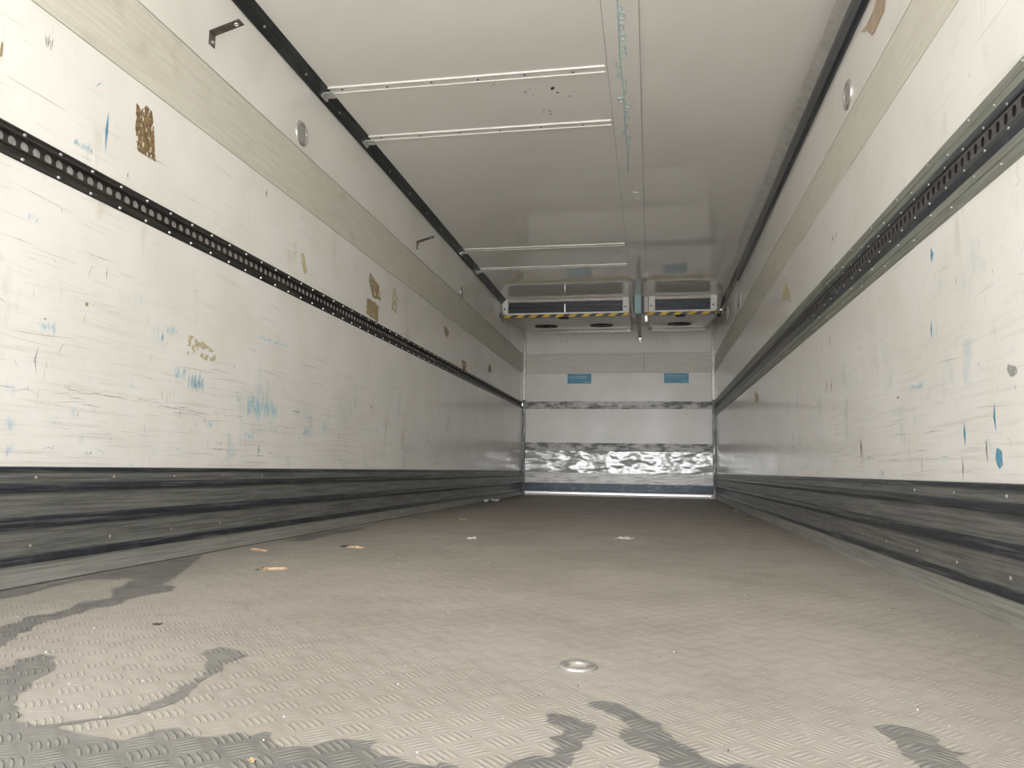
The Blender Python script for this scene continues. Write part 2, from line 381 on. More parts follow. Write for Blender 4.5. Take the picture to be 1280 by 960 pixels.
b = extrude_y(bmesh.new(), [(X-.004, 1.212), (X+.005, 1.211), (X+.006, 1.206), (X+.004, 1.203), (X+.004, 1.196), (X+.009, 1.193), (X+.009, 1.190), (X-.006, 1.189)], Y0, D-.05)
extrude_y(b, [(X-.006, 1.157), (X+.009, 1.156), (X+.009, 1.152), (X+.004, 1.150), (X+.004, 1.128), (X+.002, 1.124), (X-.004, 1.124)], Y0, D-.05)
child('rail_channel', b, RAILD, t)
b = bmesh.new(); hole_plate(b, X-.006, Y0+(1.597-Y0) % .0408-.0204, D-.05, 1.157, 1.189, .0408, .0148, .0145, -.004); child('perforated_web', b, RAILD, t)
b = bmesh.new(); extrude_y(b, [(X-.0101, 1.190), (X-.0101, 1.156)], Y0, D-.05); child('hole_backing', b, GREYH, t)
rivets(t, [(X+.004, 1.663+.126*k-.504, z, 1) for k in range(68) for z in (1.132, 1.2)], .005, ALU)

t = thing('load_rail', 'perforated load rail with wide grey-green flanges along the right wall', 'load rail', (B, YR, RR[0]))
X = B
b = extrude_y(bmesh.new(), [(X+.004, 1.243), (X-.004, 1.242), (X-.006, 1.238), (X-.006, 1.216), (X-.009, 1.214), (X-.009, 1.211), (X-.006, 1.209), (X-.006, 1.188)], Y0, D-.05)
extrude_y(b, [(X-.006, 1.084), (X-.006, 1.064), (X-.009, 1.062), (X-.009, 1.059), (X-.006, 1.057), (X-.006, 1.036), (X-.004, 1.031), (X+.004, 1.030)], Y0, D-.05)
child('flange', b, RAILG, t)
b = extrude_y(bmesh.new(), [(X-.006, 1.188), (X-.011, 1.184), (X-.0125, 1.166), (X-.012, 1.161), (X-.006, 1.160)], Y0, D-.05)
extrude_y(b, [(X-.006, 1.120), (X-.011, 1.118), (X-.012, 1.104), (X-.006, 1.084)], Y0, D-.05); child('rail_channel', b, RAILC, t)
b = bmesh.new(); hole_plate(b, X-.0065, Y0+(1.767-Y0) % .0408-.0204, D-.05, 1.119, 1.161, .0408, .0105, .0135, .010, 0, 1); child('perforated_web', b, [WEB, BLACK], t)
b = bmesh.new(); extrude_y(b, [(X-.0005, 1.164), (X-.0005, 1.116)], Y0, D-.05); child('hole_backing', b, BLACK, t)
sp = [(X-.011, 1.541+.122*k, z, -1) for k in range(67) for z in (1.165, 1.108)] + [(X-.006, 1.43+.143*k, (1.229, 1.198)[k % 2], -1) for k in range(58)] + [(X-.006, 1.40+.147*k, (1.075, 1.047)[k % 2], -1) for k in range(56)]
rivets(t, sp, .0045, RIV)

# ------------------------------------------------------------------ ceiling profiles
spec = [(3.42, 'ceiling profile nearest the camera, first of four white strips', .062), (3.985, 'second white ceiling profile from the camera, near the round wall fitting', .062),
        (6.26, 'third white ceiling profile, the farther pair\'s nearer strip', .06), (6.90, 'white ceiling profile nearest the cooling units, last of four strips', .06)]
for y, lab, wd in spec:
    t = thing('ceiling_profile', lab, 'ceiling profile', (-A+.03, y-.03, H-.004), 'white profiles across the left ceiling half')
    b = BX(-A+.045, -.205, y-.03, y+.03, H-.003, H)
    child('base_plate', b, CEIL, t)
    for s in (-1, 1): child('raised_edge', BX(-A+.035, -.205, y+s*.026-.003, y+s*.026+.003, H-.007, H-.001, bev=.001), WHITE, t)
    child('end_clip', box(BX(-A+.018, -A+.075, y-.03, y+.03, H-.030, H-.024, bev=.001), -A+.018, -A+.03, y-.03, y+.03, H-.045, H-.026), ALU, t)
    for k in range(6): child('screw', cyl(bmesh.new(), (-A+.12+k*.235, y+(.006 if k % 2 else -.004), H-.003), (0, 0, -1), .006, .003, 8), STEEL, t)

# ------------------------------------------------------------------ wall brackets (left wall)
def bracket(y, z, lab, s=1.0):
    t = thing('angle_bracket', lab, 'bracket', (-A, y, z), 'steel angle brackets on the left wall')
    child('wall_plate', BX(-A, -A+.004, y-.019*s, y+.019*s, z-.055*s, z, bev=.001), STEEL, t)
    W2 = .019*s; Lb = .125*s; ti = .28
    b = BX(0, Lb, y-W2, y+W2, -.004, 0, bev=.001)
    for v in b.verts: v.co = Vector((-A+.002+v.co.x*math.cos(ti)-v.co.z*math.sin(ti), v.co.y, z+v.co.x*math.sin(ti)+v.co.z*math.cos(ti)))
    child('arm', b, STEEL, t)
    child('bolt', cyl(bmesh.new(), (-A+.004, y, z-.040*s), (1, 0, 0), .006, .005, 8), ALU, t)
    child('ring_washer', ring(bmesh.new(), (-A+.105*s*math.cos(ti), y, z-.005+.105*s*math.sin(ti)), (-math.sin(ti), 0, math.cos(ti)), .007, .0025, 14, 6), ALU, t)
bracket(2.47, 1.982, 'large rusty steel angle bracket high on the left wall, nearest the camera')
bracket(5.08, 1.955, 'small far angle bracket on the left wall past the round fitting')

# ------------------------------------------------------------------ round wall fittings
def fitting(X, sg, y, z, lab, r=.052):
    t = thing('round_wall_fitting', lab, 'wall fitting', (X, y, z))
    child('outer_ring', ring(bmesh.new(), (X+sg*.002, y, z), (sg, 0, 0), r, .009, 40, 8, .6), CHROME, t, True)
    child('centre_disc', cyl(bmesh.new(), (X, y, z), (sg, 0, 0), r*.86, .004, 36, r*.8), GREYD, t)
fitting(-A, 1, 3.237, 1.927, 'round grey disc in a chrome ring on the left wall, nearer one')
fitting(-A, 1, 6.397, 1.893, 'small far round disc on the left wall near the dark ceiling cove', .045)
fitting(B, -1, 3.137, 1.882, 'round grey disc in a chrome ring on the right wall')

# ------------------------------------------------------------------ evaporator (cooling) units
YU, ZU = 8.22, 2.042
def unit(x0, x1, nf, lab, div, ext=0):
    t = thing('cooling_unit', lab, 'cooling unit', (x0, YU, ZU))
    b = bmesh.new(); pr = [(YU+.05, H), (YU+.05, ZU+.03), (YU+.012, ZU+.028), (YU+.012, ZU+.004), (YU+.03, ZU-.002), (YU+.5, ZU+.035), (D-.12, 2.158), (D-.002, 2.166), (D-.002, H)]
    a0 = [b.verts.new((x0, y, z)) for y, z in pr]; a1 = [b.verts.new((x1, y, z)) for y, z in pr]
    for i in range(len(pr)): j = (i+1) % len(pr); b.faces.new((a0[i], a0[j], a1[j], a1[i]))
    b.faces.new(a0[::-1]); b.faces.new(a1); bmesh.ops.recalc_face_normals(b, faces=b.faces); child('casing', b, CASE, t)
    child('grille_backing', BX(x0+.05, x1-.05, YU+.035, YU+.049, ZU+.03, H-.004), BLACK, t)
    b = bmesh.new()
    for k in range(7): box(b, x0+.06, x1-.06, YU+.012, YU+.034, ZU+.040+k*.013, ZU+.044+k*.013)
    child('grille_fins', b, FINS, t)
    child('front_lip', BX(x0+.03, x1-.03, YU-.006, YU+.03, ZU+.012, ZU+.036, bev=.002), WHITE, t)
    for xb in (x0, x1-.07):
        e = child('end_bracket', BX(xb, xb+.07, YU-.012, YU+.05, ZU+.018, H-.001, bev=.004), WHITE, t)
        for zz in (ZU+.085,):
            bb = cyl(bmesh.new(), (xb+.028, YU-.010, zz), (0, -1, 0), .011, .006, 12)
            for v in bb.verts: v.co -= t.location
            obj('bolt', bb, STEEL, e)
    child('header_strip', BX(x0+.05, x1-.05, YU+.006, YU+.04, H-.036, H-.002, bev=.002), CASE, t)
    if div: child('divider', BX((x0+x1)/2-.006, (x0+x1)/2+.006, YU+.004, YU+.03, ZU+.03, ZU+.135), ALU, t)
    # hazard striped strip
    b = bmesh.new(); z0, z1 = ZU-.018, ZU+.016; L = x1-x0; p = .148; k = -1
    yv = YU-.012; xa = x0+.005-ext
    def clipx(x): return min(max(x, xa), x1-.005)
    while xa+k*p/2 < x1:
        s0, s1 = xa+k*p/2, xa+(k+1)*p/2; sh = .045
        q = [(clipx(s0), z0), (clipx(s1), z0), (clipx(s1+sh), z1), (clipx(s0+sh), z1)]
        if q[1][0]-q[0][0] > 1e-5 or q[2][0]-q[3][0] > 1e-5:
            uniq = [c for i, c in enumerate(q) if c != q[i-1]]
            if len(uniq) > 2:
                f = b.faces.new([b.verts.new((x, yv, z)) for x, z in uniq]); f.material_index = k % 2
                f2 = b.faces.new([b.verts.new((x, yv+(0.0 if i < 0 else 0.0), z)) for i, (x, z) in enumerate([])]) if False else None
        k += 1
    box(b, xa, x1-.005, yv+.0005, yv+.018, z0, z1, 1)
    child('hazard_strip', b, [HY, HB], t)
    for xr0, xr1 in ((xa-(.012 if ext else .010), xa), (x1-.005, x1+.030)): child('rod_end', cyl(bmesh.new(), (xr0, YU, ZU), (1, 0, 0), .012, xr1-xr0, 14), CHROME, t, True)
    # fans in the underside
    def zund(y): return ZU-.002+(y-YU-.03)/.47*.037 if y < YU+.5 else ZU+.035+(y-YU-.5)/(D-.12-YU-.5)*(2.158-ZU-.035)
    for i in range(nf):
        cx = (x0+x1)/2+(i-(nf-1)/2)*.69*(1 if nf > 1 else 0); cy = 9.22; n = Vector((0, .098, -1)).normalized(); zc = zund(cy)
        f = child('fan', ring(cyl(bmesh.new(), Vector((cx, cy, zc))-n*.01, n, .135, .013, 32), Vector((cx, cy, zc))+n*.004, n, .135, .010, 40, 6), BLACK, t)
        bb = bmesh.new()
        for q in range(5):
            a = q*2*math.pi/5; c = Vector((cx, cy, zc))+n*.006; d = Vector((math.cos(a), math.sin(a), .098*math.sin(a))); e = Vector((-math.sin(a), math.cos(a), .098*math.cos(a)))
            bb.faces.new([bb.verts.new(c+v) for v in (d*.03-e*.02, d*.125-e*.04+n*.004, d*.125+e*.035-n*.002, d*.03+e*.02)])
        cyl(bb, Vector((cx, cy, zc)), n, .035, .014, 16)
        for v in bb.verts: v.co -= t.location
        obj('fan_blades', bb, plain('fan_black', (.02, .02, .02), .4), f)
    cx = (x0+x1)/2+.0
    child('motor_cap', cyl(bmesh.new(), (cx-.02, YU+.09, ZU+.012), (0, .1, -1), .075, .032, 28, .05), BLACK, t)
    child('rear_rail', BX(x0+.02, x1-.02, D-.10, D-.03, 2.118, 2.158, bev=.004), ALU, t)
    return t
unit(-A+.008, -.222, 2, 'long white cooling unit on the ceiling left of the hanging post', True)
unit(-.012, .715, 1, 'short white cooling unit on the ceiling right of the hanging post', False, .048)

# wall mounts of the guard rod
t = thing('rod_mount', 'small steel mount on the left wall beside the long cooling unit', 'rod mount', (-A, YU-.09, ZU))
child('mount_plate', cyl(bmesh.new(), (-A, YU-.09, ZU), (1, 0, 0), .035, .006, 24), STEEL, t)
child('sleeve', cyl(bmesh.new(), (-A+.005, YU-.09, ZU), (1, 0, 0), .013, .05, 14), CHROME, t, True)
child('lock_pin', cyl(bmesh.new(), (-A+.03, YU-.09, ZU-.075), (0, 0, 1), .005, .12, 8), STEEL, t)
t = thing('rod_mount', 'round steel mount with a chrome sleeve on the right wall beside the short cooling unit', 'rod mount', (B, YU-.13, ZU))
child('mount_plate', cyl(bmesh.new(), (B-.010, YU-.13, ZU-.035), (1, 0, 0), .075, .010, 32), CASE, t)
child('sleeve', cyl(bmesh.new(), (B-.115, YU-.13, ZU), (1, 0, 0), .016, .108, 16), CHROME, t, True)
child('end_clamp', BX(B-.060, B-.048, YU-.16, YU-.10, ZU-.06, ZU+.035, bev=.002), STEEL, t)

# post hanging between the units
t = thing('hanging_post', 'dark steel post with a pale blue block hanging between the cooling units', 'post', (-.127, YU-.06, 1.74))
child('blue_block', BX(-.163, -.090, YU-.075, YU-.04, 2.035, H-.001, bev=.004), CYB, t)
child('side_cheek', BX(-.180, -.164, YU-.06, YU+.05, 2.05, H-.001), BLACK, t)
child('side_cheek', BX(-.089, -.073, YU-.06, YU+.05, 2.05, H-.001), BLACK, t)
b = bmesh.new(); q0 = [(-.158, 2.05), (-.096, 2.05), (-.090, 1.735), (-.118, 1.735)]
f0 = [b.verts.new((x, YU-.045, z)) for x, z in q0]; f1 = [b.verts.new((x, YU+.01, z)) for x, z in q0]
b.faces.new(f0); b.faces.new(f1[::-1])
for i in range(4): j = (i+1) % 4; b.faces.new((f0[j], f0[i], f1[i], f1[j]))
bmesh.ops.recalc_face_normals(b, faces=b.faces); child('steel_arm', b, plain('dull_arm_metal', (.13, .118, .10), .5, .1, .3), t)
child('end_pin', cyl(bmesh.new(), (-.104, YU-.05, 1.755), (0, -1, 0), .012, .02, 14), ALU, t)
child('foot_plate', BX(-.118, -.090, YU-.05, YU+.015, 1.722, 1.736), TRIMW, t)
# small pale fixture right of the post and hose at the right corner
t = thing('joint_fitting', 'small pale metal fitting hanging just right of the pale blue block', 'fitting', (-.035, YU-.02, 1.99))
child('clamp_body', BX(-.058, -.018, YU+.012, YU+.05, 2.062, H-.002, bev=.004), CASE, t)
child('clamp_foot', BX(-.055, -.022, YU+.012, YU+.05, 1.960, 2.060, bev=.005), ALU, t)
t = thing('drain_hose', 'black hose looped at the right end of the short cooling unit', 'hose', (.72, 8.5, 2.06))
child('hose', tube(bmesh.new(), [(.757-.024*math.cos(a), 8.45+.05*math.sin(a), 2.14-.075*math.sin(a)) for a in [math.pi*i/14 for i in range(15)]], .013, 10), BLACK, t, True)
child('hose_clip', BX(.725, .741, 8.43, 8.47, 2.16, 2.18), BLACK, t)
# white tab on right wall
t = thing('wall_tab', 'small pale rounded tab on the right wall beyond the ceiling cove', 'tab', tuple(on(924, 377, 0, B)))
p = on(924, 377, 0, B); child('tab_plate', BX(B-.004, B, p.y-.10, p.y+.10, p.z-.055, p.z+.055, bev=.0015), TRIMW, t); child('tab_hole', cyl(bmesh.new(), (B-.004, p.y, p.z-.02), (-1, 0, 0), .008, .002, 10), STEEL, t)

# faint rounded covers on the bulkhead
for px, lab in ((705, 'faint rounded square cover on the bulkhead, left one under the long cooling unit'), (833, 'faint rounded square cover on the bulkhead, right one under the short cooling unit')):
    p = on(px, 424, 1, D)
    t = thing('bulkhead_cover', lab, 'cover plate', (p.x, D, p.z))
    child('cover_plate', BX(p.x-.034, p.x+.034, D-.004, D, p.z-.045, p.z+.045, bev=.002), BACK, t)
    child('edge_seam', BX(p.x-.0365, p.x+.0365, D-.001, D, p.z-.048, p.z+.048), plain('cover_edge', (.60, .57, .52), .5), t)

# stickers on the bulkhead
for x0, x1, z0, z1, lab in ((-1.067, -.757, 1.457, 1.586, 'cyan sticker with white print on the bulkhead, left one'), (.177, .486, 1.460, 1.588, 'cyan sticker with white print on the bulkhead, right one')):
    t = thing('sticker', lab, 'sticker', (x0, D, z0))
    child('sticker_sheet', BX(x0, x1, D-.003, D, z0, z1), STK, t)
    b = bmesh.new()
    for row, (zz, hh, xs, xe) in enumerate(((.088, .011, .045, .26), (.066, .009, .045, .25), (.018, .006, .22, .30))):
        x = xs
        while x < xe:
            l = random.uniform(.010, .03); box(b, x0+x, x0+min(x+l, xe), D-.0038, D-.0028, z0+zz, z0+zz+hh); x += l+.006
    child('print_symbol', ring(bmesh.new(), (x0+.025, D-.0035, z0+.082), (0, 1, 0), .009, .003, 14, 4), PRN, t)
    child('print', b, PRN, t)

# ------------------------------------------------------------------ flaked patches, scuffs and scratches
def flakes(bm, X, sg, poly, cell, thr, seed, mi=0, st=(1, 1), off=.0006):   # poly in (y, z); small cells kept where a noise allows
    ys = [p[0] for p in poly]; zs = [p[1] for p in poly]; ny = int((max(ys)-min(ys))/cell)+1; nz = int((max(zs)-min(zs))/cell)+1
    def inside(y, z):
        c = False; n = len(poly)
        for i in range(n):
            y1, z1 = poly[i]; y2, z2 = poly[i-1]
            if (z1 > z) != (z2 > z) and y < (y2-y1)*(z-z1)/(z2-z1)+y1: c = not c
        return c
    vd = {}
    def V(i, j):
        if (i, j) not in vd:
            y, z = min(ys)+i*cell, min(zs)+j*cell
            jy = cell*.35*mnoise.noise(Vector((y*300, z*300, seed))); jz = cell*.35*mnoise.noise(Vector((y*300, z*300, seed+9)))
            vd[i, j] = bm.verts.new((X+sg*off, y+jy, z+jz))
        return vd[i, j]
    for i in range(ny):
        for j in range(nz):
            y, z = min(ys)+(i+.5)*cell, min(zs)+(j+.5)*cell
            if inside(y, z) and mnoise.fractal(Vector((y*38*st[0], z*38*st[1], seed)), 1.0, 2.0, 4) > thr:
                bm.faces.new((V(i, j), V(i+1, j), V(i+1, j+1), V(i, j+1))).material_index = mi
def wp(pts, X): return [(lambda p: (p.y, p.z))(on(x, y, 0, X)) for x, y in pts]
def patch(name, X, sg, pts, cell, thr, mat, lab, cat, seed, st=(1, 1)):
    b = bmesh.new(); poly = wp(pts, X); flakes(b, X, sg, poly, cell, thr, seed, 0, st)
    g = bmesh.ops.extrude_face_region(b, geom=list(b.faces))
    for v in g['geom']:
        if isinstance(v, bmesh.types.BMVert): v.co.x += sg*.0006
    bmesh.ops.recalc_face_normals(b, faces=b.faces)
    c = Vector((X, sum(p[0] for p in poly)/len(poly), sum(p[1] for p in poly)/len(poly)))
    for v in b.verts: v.co -= c
    o = obj(name, b, mat); o.location = c; return tag(o, lab, cat)
L, R = -A, B
patch('exposed_board_patch', L, 1, [(170, 126), (176, 138), (183, 132), (190, 140), (192, 160), (194, 202), (184, 196), (172, 188), (169, 160), (170, 140)], .0028, -.30, BOARD, 'dark brown flaked patch on the left wall above the black rail', 'flaked patch', 3, (2.2, 1.0))
patch('glue_residue', L, 1, [(462, 340), (474, 358), (476, 376), (466, 372), (461, 352)], .008, -.35, TAN, 'ragged brown glue residue on the left wall, the upper of a touching pair', 'glue residue', 5)
patch('glue_residue', L, 1, [(459, 372), (473, 382), (472, 403), (458, 392)], .008, -.6, TAN, 'tan square glue residue on the left wall just above the black rail', 'glue residue', 6)
patch('glue_residue', L, 1, [(492, 354), (497, 372), (495, 392), (489, 386)], .009, -.25, PALEY, 'pale yellow glue streak on the left wall right of the tan square', 'glue residue', 8)
patch('glue_residue', L, 1, [(376, 316), (380, 318), (384, 341), (380, 343), (377, 330)], .006, -.45, PALEY, 'thin olive glue streak on the left wall left of the brown residues', 'glue residue', 9)
patch('glue_residue', L, 1, [(555, 408), (561, 412), (560, 422), (556, 418)], .012, -.3, TAN, 'tiny brown speck group on the far left wall under the beige board', 'glue residue', 10)
patch('glue_residue', L, 1, [(577, 449), (583, 453), (583, 466), (578, 463)], .012, -.2, TAN, 'small brown speckled residue low on the far left wall near the rail', 'glue residue', 11)
patch('glue_residue', L, 1, [(611, 455), (614, 458), (614, 466), (610, 463)], .014, -.3, TAN, 'smallest brown residue on the left wall nearest the bulkhead', 'glue residue', 12)
patch('glue_residue', L, 1, [(234, 418), (250, 424), (268, 440), (270, 452), (255, 450), (244, 440), (234, 446)], .005, 0.02, PALEY, 'pale yellow speckled residue on the left wall below the black rail', 'glue residue', 13)
patch('torn_patch', R, -1, [(983, 353), (987, 362), (990, 377), (982, 373), (976, 378), (979, 364)], .007, -.5, PALEY, 'pale tan torn flake on the right wall above the load rail', 'torn patch', 14)
patch('torn_patch', R, -1, [(943, 490), (948, 492), (949, 503), (944, 504)], .012, -.3, PALEY, 'small pale torn flake on the far right wall below the load rail', 'torn patch', 15)
patch('torn_patch', R, -1, [(1260, 455), (1270, 458), (1273, 467), (1264, 471), (1260, 463)], .0035, -.5, GREYD, 'small grey torn flake on the right wall near the frame edge', 'torn patch', 16)
# brown tape strip on the right wall, end folded up
pl = wp([(1099, -12), (1108, -10), (1106, 14), (1097, 32), (1092, 44), (1084, 38), (1077, 41), (1084, 30), (1092, 14), (1095, 0)], R)
b = bmesh.new(); vs = [b.verts.new((R-.0015-(.006 if i in (4, 6) else 0), y, z)) for i, (y, z) in enumerate(pl)]; b.faces.new(vs)
g = bmesh.ops.extrude_face_region(b, geom=list(b.faces))
for v in g['geom']:
    if isinstance(v, bmesh.types.BMVert): v.co.x += .001
bmesh.ops.triangulate(b, faces=list(b.faces)); c = Vector((R, pl[0][0], pl[0][1]))
for v in b.verts: v.co -= c
o = obj('tape_strip', b, TAPE); o.location = c; tag(o, 'brown tape strip with a folded end high on the right wall', 'tape')

def stroke(bm, X, sg, y, z, ang, L_, w_, mi):
    n = max(2, int(L_/.03)); dy, dz = math.cos(ang), math.sin(ang); prev = None; xo = random.uniform(.0003, .0011); cv = random.uniform(-.5, .5) if L_ < .1 else random.uniform(-.06, .06)/L_*.3
    for i in range(n+1):
        t_ = i/n-.5; a = (y+dy*L_*t_-dz*cv*L_*t_*t_, z+dz*L_*t_+dy*cv*L_*t_*t_); ww = w_*(1-(2*t_)**2*.9)/2*random.uniform(.6, 1.2)
        cur = (bm.verts.new((X+sg*xo, a[0]-dz*ww, a[1]+dy*ww)), bm.verts.new((X+sg*xo, a[0]+dz*ww, a[1]-dy*ww)))
        if prev: bm.faces.new((prev[0], prev[1], cur[1], cur[0])).material_index = mi
        prev = cur
def ok_z(z, rail): return .33 < z < rail[0]-.01 or rail[1]+.01 < z < 1.56
def wear(X, sg, rail, parent, marks, seed):
    random.seed(seed); bm = bmesh.new()
    for k in range(900):                        # long rubs mostly along the wall, thickest low down
        y = 1.2+random.random()**1.3*7.5; low = random.random() < .7
        z = random.triangular(.34, 1.08, .45) if low else random.uniform(.34, 1.55)
        if not ok_z(z, rail): continue
        t_ = random.random()
        if t_ < .55: stroke(bm, X, sg, y, z, random.gauss(0, .05), random.uniform(.03, .28), random.uniform(.0008, .0018), random.choice((2, 3, 3, 3)))
        elif t_ < .9: stroke(bm, X, sg, y, z, math.pi/2+random.gauss(0, .2), random.uniform(.01, .05), random.uniform(.001, .003), random.choice((2, 2, 3, 3, 3)))
        else: stroke(bm, X, sg, y, z, random.uniform(0, 3), random.uniform(.01, .05), random.uniform(.001, .003), random.choice((1, 0, 4)))
    for (px, py, w_, h_, mi, kind) in marks:
        c = on(px, py, 0, X); c2 = on(px+1, py, 0, X); c3 = on(px, py+1, 0, X); ky, kz = abs(c2.y-c.y), abs(c3.z-c.z)
        if kind == 'p':
            n = int(max(3, w_*1.1))
            for i in range(n):
                yy = c.y+(random.random()-.5)*w_*ky; zz = c.z+(random.random()-.5)*h_*kz*.5
                stroke(bm, X, sg, yy, zz, math.pi/2+random.gauss(0, .08), h_*kz*random.uniform(.3, .8), min(.012, w_*ky*random.uniform(.02, .10)), mi)
        elif kind == 'b':
            m = 12; vs = []
            for i in range(m):
                a = 2*math.pi*i/m; rr = random.uniform(.8, 1.15)
                vs.append(bm.verts.new((X+sg*.0005, c.y+math.cos(a)*w_*ky/2*rr, c.z+math.sin(a)*h_*kz/2*rr)))
            bm.faces.new(vs).material_index = mi
        elif kind == 'v': stroke(bm, X, sg, c.y, c.z, math.pi/2, h_*kz, max(.002, w_*ky), mi)
        else:
            Lw = w_*ky; n = max(2, int(Lw/.05))
            for i in range(n):
                if random.random() < .8: stroke(bm, X, sg, c.y+(i/n-.5)*Lw+random.gauss(0, .008), c.z+random.gauss(0, .0035), random.gauss(0, .03), random.uniform(.04, .11), max(.001, h_*kz*random.uniform(.25, .6)), mi)
    obj('scuff_marks', bm, [BLUE, PBLU, DSCR, LSCR, TAN], parent)
def c5(x, y): return x/3.0476, 300+y/3.0476
def c7(x, y): return 880+x/2.8225, 280+y/2.8225
ml = []
for x, y, w_, h_, mi, k in ((650, 345, 50, 40, 1, 'p'), (620, 370, 5, 38, 0, 'v'), (748, 540, 60, 75, 1, 'p'), (748, 545, 45, 65, 0, 'p'), (688, 508, 50, 50, 1, 'p'), (30, 560, 90, 6, 0, 'h'), (40, 568, 110, 4, 1, 'h'),
        (40, 700, 40, 55, 1, 'p'), (30, 800, 32, 60, 1, 'p'), (28, 802, 18, 50, 0, 'p'), (335, 812, 30, 14, 0, 'p'), (797, 705, 26, 42, 1, 'p'), (797, 700, 18, 30, 0, 'p'), (945, 745, 42, 34, 1, 'p'), (942, 745, 20, 26, 0, 'p'),
        (1168, 725, 38, 50, 1, 'p'), (1165, 730, 18, 34, 0, 'p'), (835, 775, 18, 20, 0, 'p'), (950, 826, 110, 4, 0, 'h'), (1115, 829, 130, 4, 0, 'h'), (212, 695, 34, 14, 1, 'p'), (580, 800, 18, 18, 1, 'p'), (675, 795, 30, 18, 1, 'p'),
        (1240, 715, 30, 60, 1, 'p'), (1000, 640, 120, 90, 1, 'p'), (180, 330, 60, 50, 1, 'p'), (405, 128, 4, 45, 2, 'v'), (132, 455, 4, 110, 2, 'v'), (985, 800, 4, 36, 2, 'v'), (330, 245, 14, 18, 4, 'b'), (172, 300, 8, 8, 2, 'b'), (828, 797, 26, 12, 4, 'p'),
        (1030, 810, 18, 12, 4, 'p'), (175, 632, 10, 14, 2, 'p'), (420, 595, 280, 5, 2, 'h'), (560, 615, 160, 4, 2, 'h'), (800, 660, 300, 4, 2, 'h'), (230, 585, 250, 4, 2, 'h'), (520, 750, 230, 3, 2, 'h'), (1060, 260, 46, 4, 2, 'h'), (1040, 388, 110, 14, 1, 'p'), (500, 150, 220, 4, 3, 'h'),
        (395, 690, 300, 4, 3, 'h'), (725, 660, 150, 3, 2, 'h'), (1130, 655, 40, 8, 0, 'p'), (910, 610, 16, 20, 0, 'p'), (1170, 810, 10, 12, 4, 'p')):
    px, py = c5(x, y); ml.append((px, py, w_/3.05, h_/3.05, mi, k))
ml += [(133, 165, 3, 52, 0, 'v'), (132, 163, 6, 40, 1, 'p'), (103, 182, 26, 12, 1, 'p'), (161, 222, 6, 14, 0, 'p'), (42, 273, 14, 10, 1, 'p'), (346, 282, 4, 10, 0, 'p'), (60, 52, 12, 20, 2, 'p'), (2, 62, 4, 22, 4, 'b'), (429, 526, 8, 14, 1, 'p'), (464, 509, 1.5, 5, 2, 'v'), (333, 242, 2, 12, 2, 'v')]
wear(-A, 1, RL, wall_left, ml, 21)
mr = []
for x, y, w_, h_, mi, k in ((805, 108, 10, 55, 0, 'v'), (793, 120, 8, 30, 1, 'p'), (832, 212, 18, 40, 1, 'p'), (830, 212, 10, 34, 0, 'p'), (818, 182, 8, 34, 4, 'p'), (802, 372, 7, 64, 0, 'v'), (668, 665, 12, 34, 0, 'p'), (750, 572, 44, 34, 1, 'p'),
        (1025, 680, 9, 100, 0, 'v'), (921, 740, 8, 80, 0, 'v'), (1042, 828, 24, 84, 0, 'b'), (853, 835, 18, 54, 1, 'p'), (955, 820, 8, 26, 0, 'p'), (955, 540, 20, 20, 1, 'p'), (1018, 530, 6, 40, 1, 'p'), (555, 790, 5, 66, 2, 'v'), (997, 800, 5, 84, 2, 'v'), (915, 860, 4, 90, 2, 'v'),
        (770, 850, 3, 50, 2, 'v'), (432, 570, 4, 60, 2, 'v'), (450, 570, 4, 50, 2, 'v'), (444, 410, 3, 50, 2, 'v'), (430, 460, 3, 40, 3, 'v'), (1022, 345, 34, 18, 3, 'p'), (605, 628, 20, 14, 1, 'p'), (1120, 175, 20, 10, 2, 'p'), (685, 612, 12, 8, 2, 'b'), (546, 385, 14, 5, 2, 'p'),
        (832, 628, 60, 5, 2, 'h'), (1090, 640, 160, 3, 3, 'h'), (700, 830, 260, 3, 2, 'h'), (950, 822, 240, 3, 3, 'h'), (800, 862, 320, 3, 3, 'h'), (620, 745, 300, 4, 3, 'h'), (632, 880, 4, 26, 2, 'v'), (890, 625, 60, 4, 3, 'h'), (820, 250, 40, 30, 3, 'p'), (458, 52, 22, 30, 2, 'p'), (388, 640, 6, 60, 3, 'v')):
    px, py = c7(x, y); mr.append((px, py, w_/2.82, h_/2.82, mi, k))
mr += [(1212, 94, 5, 8, 2, 'p'), (1043, 296, 8, 12, 2, 'p')]
wear(B, -1, RR, wall_right, mr, 22)
# spots on the ceiling
b = bmesh.new()
for px, py, n_, r_ in ((688, 112, 3, .010), (660, 115, 8, .004), (686, 140, 4, .006), (620, 107, 6, .004), (716, 120, 6, .004), (636, 192, 2, .004), (702, 175, 2, .004)):
    for _ in range(n_):
        c = on(px+random.gauss(0, 4), py+random.gauss(0, 2.5), 2, H); rr = r_*random.uniform(.5, 1.2)
        b.faces.new([b.verts.new((c.x+rr*random.uniform(.6, 1.2)*math.cos(a), c.y+rr*random.uniform(.8, 1.8)*math.sin(a), H-.0005)) for a in [i*.785 for i in range(8)]][::-1])
obj('rust_spots', b, RUST, ceiling)

